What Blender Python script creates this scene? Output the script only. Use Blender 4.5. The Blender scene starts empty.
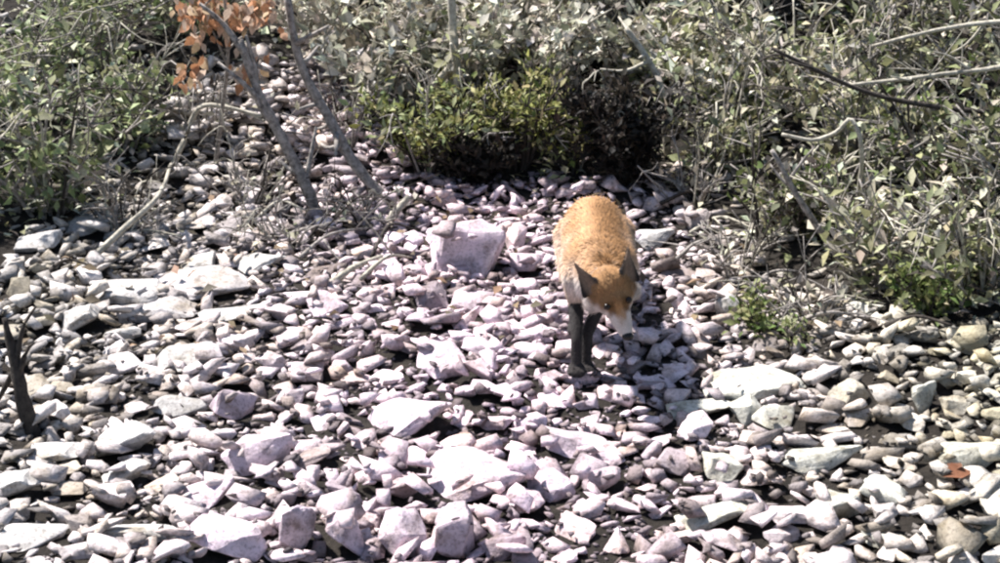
import bpy, bmesh, math, random
import numpy as np
from mathutils import Vector, Matrix, Euler, noise

random.seed(7)
RNG = np.random.default_rng(7)
SC = bpy.context.scene
COL = SC.collection

# ------------------------------------------------------------------ camera, sky, sun, exposure
CAM_H, PITCH, FPX = 1.57, math.radians(18.9), 1680.0      # metres, radians, focal length in 1000-px pixels
cam_d = bpy.data.cameras.new('camera'); cam = bpy.data.objects.new('camera', cam_d); COL.objects.link(cam)
cam.location = (0, 0, CAM_H); cam.rotation_euler = (math.radians(90) - PITCH, 0, 0)
cam_d.sensor_width = 36; cam_d.lens = FPX / 1000 * 36; cam_d.clip_end = 500
SC.camera = cam
SUN = Vector((-0.54, 0.32, 0.98)).normalized()
w = bpy.data.worlds.new('World'); SC.world = w; w.use_nodes = True
nt = w.node_tree; bg = nt.nodes['Background']
sky = nt.nodes.new('ShaderNodeTexSky'); sky.sky_type = 'NISHITA'; sky.sun_disc = False
sky.sun_elevation = math.asin(SUN.z); sky.sun_rotation = math.atan2(SUN.x, SUN.y)
nt.links.new(sky.outputs[0], bg.inputs[0]); bg.inputs[1].default_value = 0.06
sl = bpy.data.lights.new('sun', 'SUN'); sl.energy = 4.6; sl.angle = math.radians(2.5); sl.color = (1, 0.955, 0.93)
so = bpy.data.objects.new('sun', sl); COL.objects.link(so); so.rotation_euler = SUN.to_track_quat('Z', 'Y').to_euler()
SC.view_settings.view_transform = 'Standard'; SC.view_settings.look = 'None'
SC.view_settings.exposure = 1.42; SC.view_settings.gamma = 1
SC.cycles.use_denoising = True
SC.cycles.filter_width = 2.3
SC.cycles.max_bounces = 6; SC.cycles.diffuse_bounces = 2

# ------------------------------------------------------------------ helpers
def put(name, me, parent=None, loc=None):
    o = bpy.data.objects.new(name, me); COL.objects.link(o)
    if parent is not None: o.parent = parent
    if loc is not None: o.location = loc
    return o
def tag(o, label=None, cat=None, group=None, kind=None):
    for k, v in (('label', label), ('category', cat), ('group', group), ('kind', kind)):
        if v: o[k] = v
    return o
def mesh(name, V, F, mats=(), smooth=False, col=None):
    me = bpy.data.meshes.new(name)
    if isinstance(F, np.ndarray):
        n, k = F.shape
        V = np.asarray(V, np.float32)
        me.vertices.add(len(V)); me.vertices.foreach_set('co', V.ravel())
        me.loops.add(n * k); me.loops.foreach_set('vertex_index', F.astype(np.int32).ravel())
        me.polygons.add(n); me.polygons.foreach_set('loop_start', np.arange(0, n * k, k, dtype=np.int32))
        me.update(calc_edges=True); me.validate()
    else:
        me.from_pydata([tuple(v) for v in V], [], F)
    if col is not None:
        a = me.color_attributes.new('tint', 'FLOAT_COLOR', 'POINT')
        c = np.ones((len(col), 4), np.float32); c[:, :3] = col
        a.data.foreach_set('color', c.ravel())
    for m in mats: me.materials.append(m)
    if smooth: me.polygons.foreach_set('use_smooth', [True] * len(me.polygons))
    return me
def soft(x, k=0.25):                         # smooth ramp
    return k * np.logaddexp(0, np.asarray(x, float) / k)
def T(x, y):                                 # the ground's height
    x = np.asarray(x, float); y = np.asarray(y, float)
    z = 0.36 * soft(y - 5.45) + 0.20 * soft(x - 0.62, .15) * np.clip((y - 2.6) / 1.6, 0, 1) + 0.10 * soft(-x - 0.75, .15)
    z = np.where(y > 16, z - 0.30 * (y - 16), z)
    far = np.exp(-((x / 6) ** 2))
    z = z * (0.35 + 0.65 * far)
    z = z + 0.022 * np.sin(3.1 * x + 1.3 * y) * np.sin(2.3 * y - 0.7 * x + 1) + 0.012 * np.sin(7.7 * x - 2.0) * np.sin(6.1 * y)
    return z
TS = np.arange(1.5, 16, .008)
CP, SP = math.cos(PITCH), math.sin(PITCH)
def ray(px, py):
    u, v = (px - 500) / FPX, (py - 281.5) / FPX
    return np.array([u, CP - v * SP, -SP - v * CP])
def at(px, py):                              # ground point seen at a pixel of the photograph
    P = np.array([0, 0, CAM_H]) + ray(px, py) * TS[:, None]
    k = np.argmax(P[:, 2] <= T(P[:, 0], P[:, 1]))
    return P[k].copy()
def at_y(px, py, Y):
    d = ray(px, py); return np.array([0, 0, CAM_H]) + d * (Y / d[1])
def proj(p):
    d = np.asarray(p, float) - np.array([0, 0, CAM_H])
    dep = d[1] * CP - d[2] * SP
    return 500 + FPX * d[0] / dep, 281.5 - FPX * (d[1] * SP + d[2] * CP) / dep, dep

# ------------------------------------------------------------------ materials
def new_mat(name, rough=0.85):
    m = bpy.data.materials.new(name); m.use_nodes = True
    b = m.node_tree.nodes['Principled BSDF']; b.inputs['Roughness'].default_value = rough
    b.inputs['Specular IOR Level'].default_value = 0.25
    return m, m.node_tree, b
def nd(nt, t, **kw):
    n = nt.nodes.new(t)
    for k, v in kw.items(): setattr(n, k, v)
    return n
def mixrgb(nt, mode, fac, a, b):
    n = nd(nt, 'ShaderNodeMix', data_type='RGBA', blend_type=mode)
    for s, v in ((n.inputs[0], fac), (n.inputs[6], a), (n.inputs[7], b)):
        if hasattr(v, 'links') or hasattr(v, 'is_output'): nt.links.new(v, s)
        else: s.default_value = v if not isinstance(v, tuple) else (*v, 1)
    return n.outputs[2]
def noise_n(nt, vec, scale, detail=4, rough=.6):
    n = nd(nt, 'ShaderNodeTexNoise'); n.inputs['Scale'].default_value = scale
    n.inputs['Detail'].default_value = detail; n.inputs['Roughness'].default_value = rough
    nt.links.new(vec, n.inputs['Vector']); return n.outputs['Fac']
def ramp(nt, f, stops):
    n = nd(nt, 'ShaderNodeValToRGB'); e = n.color_ramp.elements
    while len(e) < len(stops): e.new(0.5)
    for q, (p, c) in zip(e, stops): q.position = p; q.color = (*c, 1)
    nt.links.new(f, n.inputs[0]); return n.outputs[0]
def stone_mat(name, attr):
    m, nt, b = new_mat(name, 0.88)
    pos = nd(nt, 'ShaderNodeNewGeometry').outputs['Position']
    if attr: base = nd(nt, 'ShaderNodeAttribute', attribute_name='tint').outputs['Color']
    else: base = nd(nt, 'ShaderNodeObjectInfo').outputs['Color']
    c = mixrgb(nt, 'MULTIPLY', 0.8, base, ramp(nt, noise_n(nt, pos, 22, 6, .65), [(.33, (.36, .34, .32)), (.47, (.88, .87, .86)), (.70, (1.12, 1.10, 1.12))]))
    c = mixrgb(nt, 'MULTIPLY', 0.7, c, ramp(nt, noise_n(nt, pos, 130, 4, .7), [(.36, (.42, .41, .40)), (.5, (1, 1, 1))]))
    soil = ramp(nt, noise_n(nt, pos, 9, 5, .7), [(.49, (0, 0, 0)), (.68, (1, 1, 1))])
    c = mixrgb(nt, 'MIX', soil, c, mixrgb(nt, 'MULTIPLY', 1.0, c, (.60, .55, .46)))
    nt.links.new(c, b.inputs['Base Color'])
    bp = nd(nt, 'ShaderNodeBump'); bp.inputs['Strength'].default_value = .8; bp.inputs['Distance'].default_value = .006
    nt.links.new(noise_n(nt, pos, 70, 6, .7), bp.inputs['Height']); nt.links.new(bp.outputs[0], b.inputs['Normal'])
    return m
M_STONE = stone_mat('stone', False); M_RUBBLE = stone_mat('rubble_stone', True)
def leaf_mat(name, trans=0.24):
    m, nt, b = new_mat(name, 0.7)
    pos = nd(nt, 'ShaderNodeNewGeometry').outputs['Position']
    base = nd(nt, 'ShaderNodeAttribute', attribute_name='tint').outputs['Color']
    c = mixrgb(nt, 'MULTIPLY', .6, base, ramp(nt, noise_n(nt, pos, 160, 3), [(.3, (.6, .6, .55)), (.6, (1.1, 1.1, 1.1))]))
    nt.links.new(c, b.inputs['Base Color'])
    tr = nd(nt, 'ShaderNodeBsdfTranslucent'); nt.links.new(c, tr.inputs[0])
    mx = nd(nt, 'ShaderNodeMixShader'); mx.inputs[0].default_value = trans
    nt.links.new(b.outputs[0], mx.inputs[1]); nt.links.new(tr.outputs[0], mx.inputs[2])
    nt.links.new(mx.outputs[0], nt.nodes['Material Output'].inputs[0])
    return m
M_LEAF = leaf_mat('leaf')
def bark_mat(name, c1, c2):
    m, nt, b = new_mat(name, 0.9)
    g = nd(nt, 'ShaderNodeNewGeometry').outputs['Position']
    c = ramp(nt, noise_n(nt, g, 60, 6, .7), [(.32, c1), (.62, c2)])
    nt.links.new(c, b.inputs['Base Color'])
    bp = nd(nt, 'ShaderNodeBump'); bp.inputs['Strength'].default_value = .7; bp.inputs['Distance'].default_value = .004
    nt.links.new(noise_n(nt, g, 110, 5), bp.inputs['Height']); nt.links.new(bp.outputs[0], b.inputs['Normal'])
    return m
M_BARK = bark_mat('grey_bark', (.07, .06, .05), (.36, .33, .30))
M_DEAD = bark_mat('bleached_dead_wood', (.20, .18, .14), (.48, .45, .37))
M_DARK = bark_mat('dark_bark', (.018, .015, .013), (.06, .05, .042))
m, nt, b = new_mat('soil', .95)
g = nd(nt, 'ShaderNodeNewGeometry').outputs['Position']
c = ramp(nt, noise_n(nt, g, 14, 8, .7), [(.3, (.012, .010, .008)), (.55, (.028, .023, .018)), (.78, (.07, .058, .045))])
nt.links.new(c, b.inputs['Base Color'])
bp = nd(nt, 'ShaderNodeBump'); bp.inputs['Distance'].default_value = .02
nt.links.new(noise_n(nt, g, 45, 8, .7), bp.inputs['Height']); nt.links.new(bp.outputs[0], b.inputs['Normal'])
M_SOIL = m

# ------------------------------------------------------------------ the ground: one sheet
def axis(lo, hi, step, far, grow=1.22):
    a = list(np.arange(lo, hi + 1e-6, step)); s = step
    while a[-1] < far: s *= grow; a.append(a[-1] + s)
    s = step
    while a[0] > -far: s *= grow; a.insert(0, a[0] - s)
    return np.array(a)
gx, gy = axis(-3.2, 3.2, .045, 120), axis(1.5, 9.5, .045, 120)
GX, GY = np.meshgrid(gx, gy)
V = np.stack([GX, GY, T(GX, GY)], -1).reshape(-1, 3)
nx = len(gx); ii = (np.arange(len(gy) - 1)[:, None] * nx + np.arange(nx - 1)[None]).ravel()
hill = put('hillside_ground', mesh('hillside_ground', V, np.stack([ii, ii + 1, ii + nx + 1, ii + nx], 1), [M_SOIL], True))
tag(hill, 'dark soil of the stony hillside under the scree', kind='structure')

# ------------------------------------------------------------------ rocks
def rock_mesh(seed, npts, cuts, rough):
    r = np.random.default_rng(seed)
    bm = bmesh.new()
    P = r.normal(size=(npts, 3)); P /= np.linalg.norm(P, axis=1, keepdims=True)
    P = np.sign(P) * np.abs(P) ** r.uniform(.45, .9) * r.uniform(.8, 1.05, (npts, 1))
    sk = r.normal(0, .22, 2); P[:, 0] += sk[0] * P[:, 2]; P[:, 1] += sk[1] * P[:, 2]
    vs = [bm.verts.new(p) for p in P]
    h = bmesh.ops.convex_hull(bm, input=vs)
    bmesh.ops.delete(bm, geom=list({v for v in h['geom_interior'] + h['geom_unused'] if isinstance(v, bmesh.types.BMVert)}), context='VERTS')
    bmesh.ops.dissolve_limit(bm, angle_limit=math.radians(14), verts=bm.verts[:], edges=bm.edges[:])
    if cuts:
        bmesh.ops.bevel(bm, geom=bm.edges[:], offset=.055, segments=1, profile=.6, affect='EDGES', clamp_overlap=True)
    bmesh.ops.triangulate(bm, faces=bm.faces[:])
    for c in range(cuts):
        L_ = (.34, .17)[c]
        bmesh.ops.subdivide_edges(bm, edges=[e for e in bm.edges if e.calc_length() > L_], cuts=1, use_grid_fill=False)
        bmesh.ops.triangulate(bm, faces=bm.faces[:])
    bm.verts.index_update()
    V = np.array([v.co[:] for v in bm.verts]); off = r.uniform(-50, 50, 3)
    for k, v in enumerate(V):
        q = Vector(v + off)
        V[k] *= 1 + rough * noise.noise(q * 1.9) + rough * .6 * noise.noise(q * 4.7) + rough * .35 * abs(noise.noise(q * 9))
    V -= (V.max(0) + V.min(0)) / 2; V /= (V.max(0) - V.min(0)) / 2
    bmesh.ops.recalc_face_normals(bm, faces=bm.faces[:])
    F = [[v.index for v in f.verts] for f in bm.faces]; bm.free()
    return V, np.array(F)
ROCKS = []
for k in range(22):
    V, F = rock_mesh(100 + k, 12 + k % 9, 2, .10)
    me = mesh('rock_%02d' % k, V, F, [M_STONE], True); me.set_sharp_from_angle(angle=math.radians(24)); ROCKS.append(me)
CHIPS = [rock_mesh(300 + k, 10 + k % 5, 0, .05) for k in range(24)]

X0, X1, Y0, Y1, CS = -2.7, 2.7, 2.1, 9.0, .01
hx = np.arange(X0, X1, CS); hy = np.arange(Y0, Y1, CS)
HX, HY = np.meshgrid(hx, hy); HT = T(HX, HY); H = HT.copy(); TAKEN = np.zeros(H.shape, bool)
def settle(x, y, a, b, c, rz, pct=82, up=.86):
    R = max(a, b); i0, i1 = int((x - R - X0) / CS), int((x + R - X0) / CS) + 2
    j0, j1 = int((y - R - Y0) / CS), int((y + R - Y0) / CS) + 2
    i0, j0 = max(i0, 0), max(j0, 0)
    wx, wy = HX[j0:j1, i0:i1] - x, HY[j0:j1, i0:i1] - y
    if wx.size == 0: return float(T(x, y))
    cs, sn = math.cos(rz), math.sin(rz)
    q = 1 - ((wx * cs + wy * sn) / a) ** 2 - ((-wx * sn + wy * cs) / b) ** 2
    k = q > 0
    if not k.any(): return float(T(x, y)) + c * .7
    e = c * np.sqrt(np.clip(q, 0, 1)) ** .6
    Hw = H[j0:j1, i0:i1]
    z = np.percentile((Hw + e)[k], pct)
    Hw[k] = np.maximum(Hw[k], (z + e * up)[k])
    return float(z)
def h_at(x, y):
    j, i = int((y - Y0) / CS), int((x - X0) / CS)
    if 0 <= j < H.shape[0] and 0 <= i < H.shape[1]: return float(H[j, i])
    return float(T(x, y))
def tone_at(x, r=None):                      # limestone: mauve-white middle, greyer sides; vignette and colour cast put into the tone
    r = r or random
    mid = math.exp(-((x + .02) / .75) ** 2)
    right = max(0, min(1, (x - .45) / .8))
    v = r.choice([.36, .56, .67, .73, .78]) * r.uniform(.88, 1.1) * (.84 + .22 * mid)
    st = r.random() ** 3 * (1 - .5 * mid)     # some stones are iron-stained or earthy
    return np.array([v * (1.03 + .08 * mid), v * (.985 - .085 * mid + .015 * right - .05 * st), v * (.93 + .06 * mid - .10 * right - .22 * st)]) * (1 - .25 * st)

LAND = []                                    # landmarks for the labels of the smaller stones: (px, py, phrase)
def rock(px0, py0, px1, py1, shape, label, bright=1.0, rz=0.0, tilt=(0, 0), var=None, name='rock', sink=.2, short=None, tint=None):
    cx = (px0 + px1) / 2; wpx, hpx = px1 - px0, py1 - py0
    g = at(cx, py0 + hpx * .72); _, _, dep = proj(g)
    ang = math.atan2(CAM_H - g[2], g[1])
    wm, hm = wpx * dep / FPX, hpx * dep / FPX
    hh = hm * {'low': .36, 'flat': .46, 'block': .58, 'upright': .78, 'long': .52}[shape]      # height that shows
    dd = max((hm - hh * math.cos(ang)) / math.sin(ang), wm * .45)
    a, b, c = wm / 2, min(dd, wm * 1.5) / 2, hh * (1 + sink) / 2
    var = random.randrange(len(ROCKS)) if var is None else var
    o = put(name, ROCKS[var])
    z0 = float(T(g[0], g[1]))
    o.location = (g[0], g[1], z0 + c * (1 - 2 * sink * .8)); o.scale = (a * 1.04, b, c)
    o.rotation_euler = (math.radians(tilt[0]), math.radians(tilt[1]), math.radians(rz))
    t = tone_at(g[0], random.Random(int(px0 * 7 + py0))) * .0 + np.array(tint if tint else (.63, .60, .615)) * bright * .82 * random.uniform(.9, 1.06)
    o.color = (*t, 1)
    tag(o, label, 'rock', 'larger pale rocks in the scree')
    # claim its room in the pile
    j = (np.abs(HX - g[0]) < a * 1.3) & (np.abs(HY - g[1]) < b * 1.4)
    q = 1 - ((HX - g[0]) / a) ** 2 - ((HY - g[1]) / b) ** 2; k = j & (q > 0)
    H[k] = np.maximum(H[k], (o.location.z + c * np.sqrt(np.clip(q, 0, 1)) ** .6)[k])
    TAKEN[j & (q > .38)] = True
    LAND.append((cx, (py0 + py1) / 2, short or label))
    return o
G = (.65, .645, .565); L = (.75, .625, .685); N = (.67, .65, .62)
HERO = [
 (150, 262, 250, 300, 'low', 'longest low slab of the layered pale ledge at left', 'the longest slab', .86, (.68, .64, .635), 6, (0, -5)),
 (86, 268, 166, 304, 'low', 'broad low slab at the left end of the layered pale ledge', 'the broad ledge slab', .84, (.67, .645, .62), -4, (0, 3)),
 (112, 294, 196, 322, 'low', 'stepped slab at the front of the layered pale ledge', 'the stepped slab', .88, (.68, .645, .63), 5, (0, -4)),
 (190, 300, 262, 326, 'low', 'thin pale slab tucked under the right end of the longest slab', 'the thin slab', .92, N, 8, (0, -8)),
 (64, 302, 100, 338, 'block', 'squat pale block left of the broad ledge slab', 'the squat left block', .9, N, 10, (0, 0)),
 (104, 322, 142, 344, 'block', 'small pale block in the notch under the stepped slab', 'the notch block', .98, N, 0, (5, 0)),
 (180, 254, 218, 275, 'flat', 'pale oval stone lying on top of the longest slab', 'the oval stone', 1.05, N, 15, (0, -10)),
 (230, 250, 286, 276, 'long', 'pale wedge leaning up beyond the right end of the longest slab', 'the pale wedge', 1.0, N, 12, (0, -16)),
 (14, 232, 62, 254, 'long', 'pale oval rock under the grey-green shrub at the left edge', 'the oval rock under the left shrub', 1.0, N, 10, (0, -8)),
 (64, 214, 110, 238, 'flat', 'flat pale rock below the diagonal dead stick', 'the rock below the dead stick', .98, N, 5, (0, -5)),
 (312, 288, 344, 320, 'block', 'pointed pale block on the bare slope above the scree middle', 'the pointed block', .98, L, 30, (8, 8)),
 (156, 343, 214, 376, 'block', 'broad pitted block below the thin slab', 'the pitted block', .98, N, 12, (0, -8)),
 (150, 395, 208, 420, 'block', 'grey blunt rock uphill of the tilted long block', 'the grey blunt rock', .8, N, -12, (0, 0)),
 (28, 436, 84, 470, 'flat', 'wide grey-white rock behind the boulder in the lower left corner', 'the wide grey-white rock', .95, N, -6, (0, 4)),
 (-14, 466, 42, 508, 'block', 'smooth bright boulder cut by the left edge of the picture', 'the left edge boulder', 1.1, N, 0, (0, 0)),
 (90, 420, 156, 462, 'long', 'tilted long bright block with a shadow slit below it', 'the tilted long block', 1.1, N, 14, (0, -20)),
 (95, 460, 152, 490, 'long', 'tilted narrow block right below the bright tilted one', 'the lower tilted block', 1.0, N, 18, (0, -26)),
 (212, 394, 258, 428, 'upright', 'grey fluted block standing uphill of the big rounded one', 'the fluted block', .9, L, 20, (4, 8)),
 (226, 426, 294, 481, 'block', 'big bright rounded block with black shadow under its foot', 'the big rounded block', 1.1, L, -8, (0, -6)),
 (176, 478, 236, 512, 'flat', 'pale flat wedge downhill of the big rounded block', 'the flat wedge', 1.05, L, 14, (0, -14)),
 (98, 514, 180, 547, 'flat', 'broad pale slab with a dark crack near the lower left corner', 'the cracked broad slab', 1.1, N, -4, (0, 3)),
 (190, 508, 266, 566, 'block', 'large smooth white block at the bottom edge, left of the paired ones', 'the large white block', 1.12, L, 6, (0, 0)),
 (-10, 521, 66, 554, 'flat', 'flat white rock in the lower left corner', 'the corner flat rock', 1.08, N, 4, (0, 0)),
 (282, 500, 316, 566, 'upright', 'narrow tall block at the bottom edge right of the large white block', 'the narrow tall block', 1.0, L, -10, (0, 8)),
 (328, 512, 362, 568, 'upright', 'tall blunt rock at the bottom edge with a slanting top', 'the blunt bottom rock', 1.05, L, 12, (0, -8)),
 (380, 512, 428, 568, 'upright', 'broad leaning rock at the bottom edge beside the upright post-like one', 'the leaning bottom rock', 1.08, L, -6, (0, 10)),
 (436, 504, 474, 570, 'upright', 'upright post-like grey rock at the bottom centre edge', 'the post-like rock', .9, L, 0, (-4, 0)),
 (362, 390, 450, 440, 'long', 'long bright mauve slab sloping up to the right below the scree middle', 'the sloping mauve slab', 1.1, L, 18, (0, -18)),
 (416, 434, 532, 506, 'flat', 'broadest bright mauve slab in the lower centre of the scree', 'the broadest mauve slab', 1.12, L, 4, (0, -6)),
 (540, 428, 614, 460, 'long', 'long low mauve rock to the right of the broadest slab', 'the long low rock', 1.05, L, -10, (0, 8)),
 (528, 468, 574, 506, 'block', 'knobbly rock with a dark hollow below the long low rock', 'the knobbly rock', 1.0, L, 10, (0, 0)),
 (428, 222, 504, 288, 'upright', 'pale square block standing alone left of the fox', 'the square block', 1.2, L, 3, (0, 0)),
 (410, 282, 449, 313, 'block', 'round grey rock below the pale square block', 'the round grey rock', .55, L, 0, (0, 0)),
 (450, 291, 495, 320, 'block', 'rounded white rock with a black gap below it, left of the fox', 'the rounded white rock', 1.12, L, 0, (0, 4)),
 (418, 338, 468, 382, 'flat', 'large flat pinkish rock downhill of the round grey rock', 'the flat pinkish rock', 1.08, L, 0, (0, 6)),
 (462, 338, 506, 358, 'long', 'low pinkish rock between the flat pinkish rock and the fox', 'the low pinkish rock', 1.05, L, -8, (0, 6)),
 (634, 226, 674, 252, 'block', "white block directly right of the fox's back", "the block by the fox's back", 1.08, N, 4, (0, 0)),
 (712, 294, 738, 331, 'upright', 'upright pale stone leaning among dark gaps right of the fox', 'the upright leaning stone', 1.0, N, 10, (0, 14)),
 (704, 364, 802, 403, 'flat', 'widest white slab on the right side of the scree', 'the widest right slab', 1.1, G, 0, (0, -6)),
 (666, 394, 742, 421, 'flat', 'low white slab at the left foot of the widest right slab', 'the low white slab', 1.08, G, -6, (0, -4)),
 (754, 404, 804, 436, 'block', 'box-shaped rock with a dark front below the widest right slab', 'the box-shaped rock', .95, G, 24, (0, 4)),
 (730, 396, 764, 428, 'block', 'pale lump wedged left of the box-shaped rock', 'the wedged lump', 1.05, G, 0, (0, -10)),
 (828, 379, 868, 411, 'block', 'tan tilted block right of the widest white slab', 'the tan tilted block', .85, (.62, .57, .46), 20, (0, -18)),
 (910, 382, 935, 418, 'upright', 'narrow pale upright stone near the right edge', 'the narrow upright stone', .98, G, 0, (0, -4)),
 (940, 394, 968, 418, 'block', 'small round tan stone uphill of the round boulder', 'the round tan stone', .9, (.62, .58, .48), 0, (0, 0)),
 (936, 436, 1004, 480, 'block', 'large round pitted boulder at the right edge', 'the round boulder', 1.08, (.60, .59, .50), 0, (0, 0)),
 (702, 450, 740, 486, 'block', 'pale hunched rock left of the long rounded rock', 'the hunched rock', 1.06, G, 0, (0, 10)),
 (780, 443, 862, 475, 'long', 'long rounded white rock left of the round boulder', 'the long rounded rock', 1.06, G, 4, (0, -4)),
 (862, 475, 907, 507, 'long', 'bright egg-shaped rock tipping down to the right', 'the egg-shaped rock', 1.08, G, -22, (0, 18)),
 (818, 486, 861, 527, 'block', 'two-humped pale rock left of the egg-shaped one', 'the two-humped rock', 1.0, G, 8, (0, 0)),
 (676, 500, 754, 534, 'long', 'long flat white slab over a black shadow at lower right', 'the long lower slab', 1.1, G, 6, (0, -9)),
 (862, 530, 912, 551, 'flat', 'flat pale stone near the lower right edge', 'the flat lower right stone', 1.0, G, -6, (0, 6)),
 (836, 298, 882, 322, 'long', 'pale oblong stone at the foot of the right thicket', 'the oblong stone', .95, G, 14, (0, -14)),
]
for (a0, b0, a1, b1, sh, lab, short, br, ti, rz, tl) in HERO:
    rock(a0, b0, a1, b1, sh, lab, br, rz, tl, short=short, tint=ti)

# where the open scree is, in ground terms: away from the thickets
SCX = [-400, 0, 120, 160, 200, 330, 400, 480, 600, 650, 730, 780, 1000, 1500]
SCY = [250, 240, 205, 130, 70, 50, 160, 190, 185, 180, 235, 300, 335, 340]
def scree(x, y):
    px, py, _ = proj((x, y, float(T(x, y))))
    top = np.interp(px, SCX, SCY)
    return py - top
_d = HY * CP - (HT - CAM_H) * SP
_px = 500 + FPX * HX / _d; _py = 281.5 - FPX * (HY * SP + (HT - CAM_H) * CP) / _d
SCR = _py - np.interp(_px, SCX, SCY)
# medium stones: the ones that show largest after the rocks above, each a thing of its own
MED = []
tries = 0
spots = [(o_[0], o_[1]) for o_ in LAND]
while len(MED) < 250 and tries < 20000:
    tries += 1
    px, py = random.uniform(-10, 1010), random.uniform(100, 570)
    g = at(px, py)
    if scree(g[0], g[1]) < 6: continue
    if 540 < px < 665 and 200 < py < 385 and not (py > 340): continue
    size = random.uniform(24, 46) * (.62 + .5 * (py - 100) / 460)
    ok = True
    for (hx0, hy0, hx1, hy1, *_r) in HERO:
        if hx0 - size * .3 < px < hx1 + size * .3 and hy0 - size * .15 < py < hy1 + size * .1: ok = False; break
    if ok:
        for (qx, qy, qs, *_r) in MED:
            if abs(qx - px) < (qs + size) * .42 and abs(qy - py) < (qs + size) * .24: ok = False; break
    if not ok: continue
    MED.append((px, py, size, g))
MED.sort(key=lambda q: q[1])
stones = []
for (px, py, size, g) in MED:
    dep = proj(g)[2]; wm = size * dep / FPX
    kind = random.choices(['flat', 'blocky', 'long'], [.42, .33, .25])[0]
    a = wm * .5 * random.uniform(.9, 1.1)
    b = a * {'flat': .85, 'blocky': .8, 'long': .48}[kind] * random.uniform(.85, 1.2)
    c = a * {'flat': .28, 'blocky': .50, 'long': .34}[kind] * random.uniform(.85, 1.15)
    if kind == 'long': a *= 1.15
    rz = random.uniform(-.6, .9) if kind == 'long' else random.uniform(-math.pi, math.pi)
    z = settle(g[0], g[1], a, b, c, rz, 62)
    o = put('stone', random.choice(ROCKS)); o.location = (g[0], g[1], z); o.scale = (a, b, c)
    o.rotation_euler = (random.gauss(0, .16), random.gauss(-.05, .2), rz)
    t = tone_at(g[0]); o.color = (*t, 1)
    stones.append((o, px, py, size, kind, float(t.mean())))
# rubble: everything smaller, real stones joined
RV, RF, RC, nv = [], [], [], 0
def rubble(n, xr, yr, smin, smax, thr=None, k=6, dark=1.0, pct=70):
    global nv
    for _ in range(n):
        best = None
        for _c in range(k):
            x = random.uniform(*xr); y = random.uniform(*yr)
            j_, i_ = int((y - Y0) / CS), int((x - X0) / CS)
            if TAKEN[j_, i_] or (thr is not None and SCR[j_, i_] < thr): continue
            hh = H[j_, i_] - HT[j_, i_]
            if best is None or hh < best[0]: best = (hh, x, y)
        if best is None: continue
        _, x, y = best
        a = (smin + (smax - smin) * random.random() ** 1.8) * random.choice([.8, 1, 1, 1.25]); b = a * random.uniform(.42, .95); c = a * random.uniform(.20, .46)
        rz = random.uniform(-math.pi, math.pi)
        z = settle(x, y, a, b, c, rz, pct)
        V, F = random.choice(CHIPS)
        R = np.array(Euler((random.gauss(0, .3), random.gauss(0, .3), rz)).to_matrix())
        RV.append((V * (a, b, c)) @ R.T + (x, y, z)); RF.append(F + nv); nv += len(V)
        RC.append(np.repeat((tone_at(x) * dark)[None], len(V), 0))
rubble(3700, (-1.40, 1.40), (2.65, 6.1), .013, .040, 0, 5)
rubble(900, (-1.6, -.3), (5.6, 8.2), .022, .045, 0, 3)
rubble(1800, (-1.35, 1.35), (2.65, 6.2), .009, .020, -12, 5, .36)  # gap-filling stones darkened: the crevices' black shade put into their colour
rubble(2200, (-2.3, 2.3), (4.0, 8.4), .016, .034, None, 2, .7)
rubble(700, (-2.5, -1.4), (2.2, 4.6), .02, .045, None, 2)
rubble(700, (1.4, 2.5), (2.2, 4.6), .02, .045, None, 2)
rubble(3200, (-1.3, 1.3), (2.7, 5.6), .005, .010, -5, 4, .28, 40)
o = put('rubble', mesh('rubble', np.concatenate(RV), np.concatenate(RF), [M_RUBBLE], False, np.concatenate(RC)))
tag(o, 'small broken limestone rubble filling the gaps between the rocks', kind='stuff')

# labels that single out each medium stone: look, nearest named rock, side of it, then size rank
LM = [(x, y, s) for (x, y, s) in LAND] + [(575, 390, "the fox's front paws"), (490, 195, 'the green bush'), (690, 270, "the gaps right of the fox"),
      (300, 205, 'the leaning grey stems'), (30, 400, 'the dark stump'), (600, 540, 'the bottom edge right of centre'), (960, 520, 'the reddish dead leaf')]
cells = {}
for s in stones:
    o, px, py, size, kind, v = s
    lx, ly, ph = min(LM, key=lambda q: math.hypot(q[0] - px, 1.5 * (q[1] - py)))
    dx, dy = px - lx, 1.5 * (py - ly)
    side = ('right of' if dx > 0 else 'left of') if abs(dx) > abs(dy) else ('downhill of' if dy > 0 else 'uphill of')
    colour = 'grey' if v < .44 else ('pale grey' if v < .56 else 'whitish')
    cells.setdefault((colour, kind, side, ph), []).append(s)
ORD = ['largest ', 'second largest ', 'third largest ', 'fourth largest ', 'fifth largest ', 'sixth largest ', 'seventh largest ', 'eighth largest ']
for (colour, kind, side, ph), lst in cells.items():
    lst.sort(key=lambda q: -q[3])
    for i, q in enumerate(lst):
        r = '' if len(lst) == 1 else ORD[min(i, 7)]
        tag(q[0], f'{r}{colour} {kind} stone just {side} {ph}', 'stone', 'loose stones of the scree')

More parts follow.
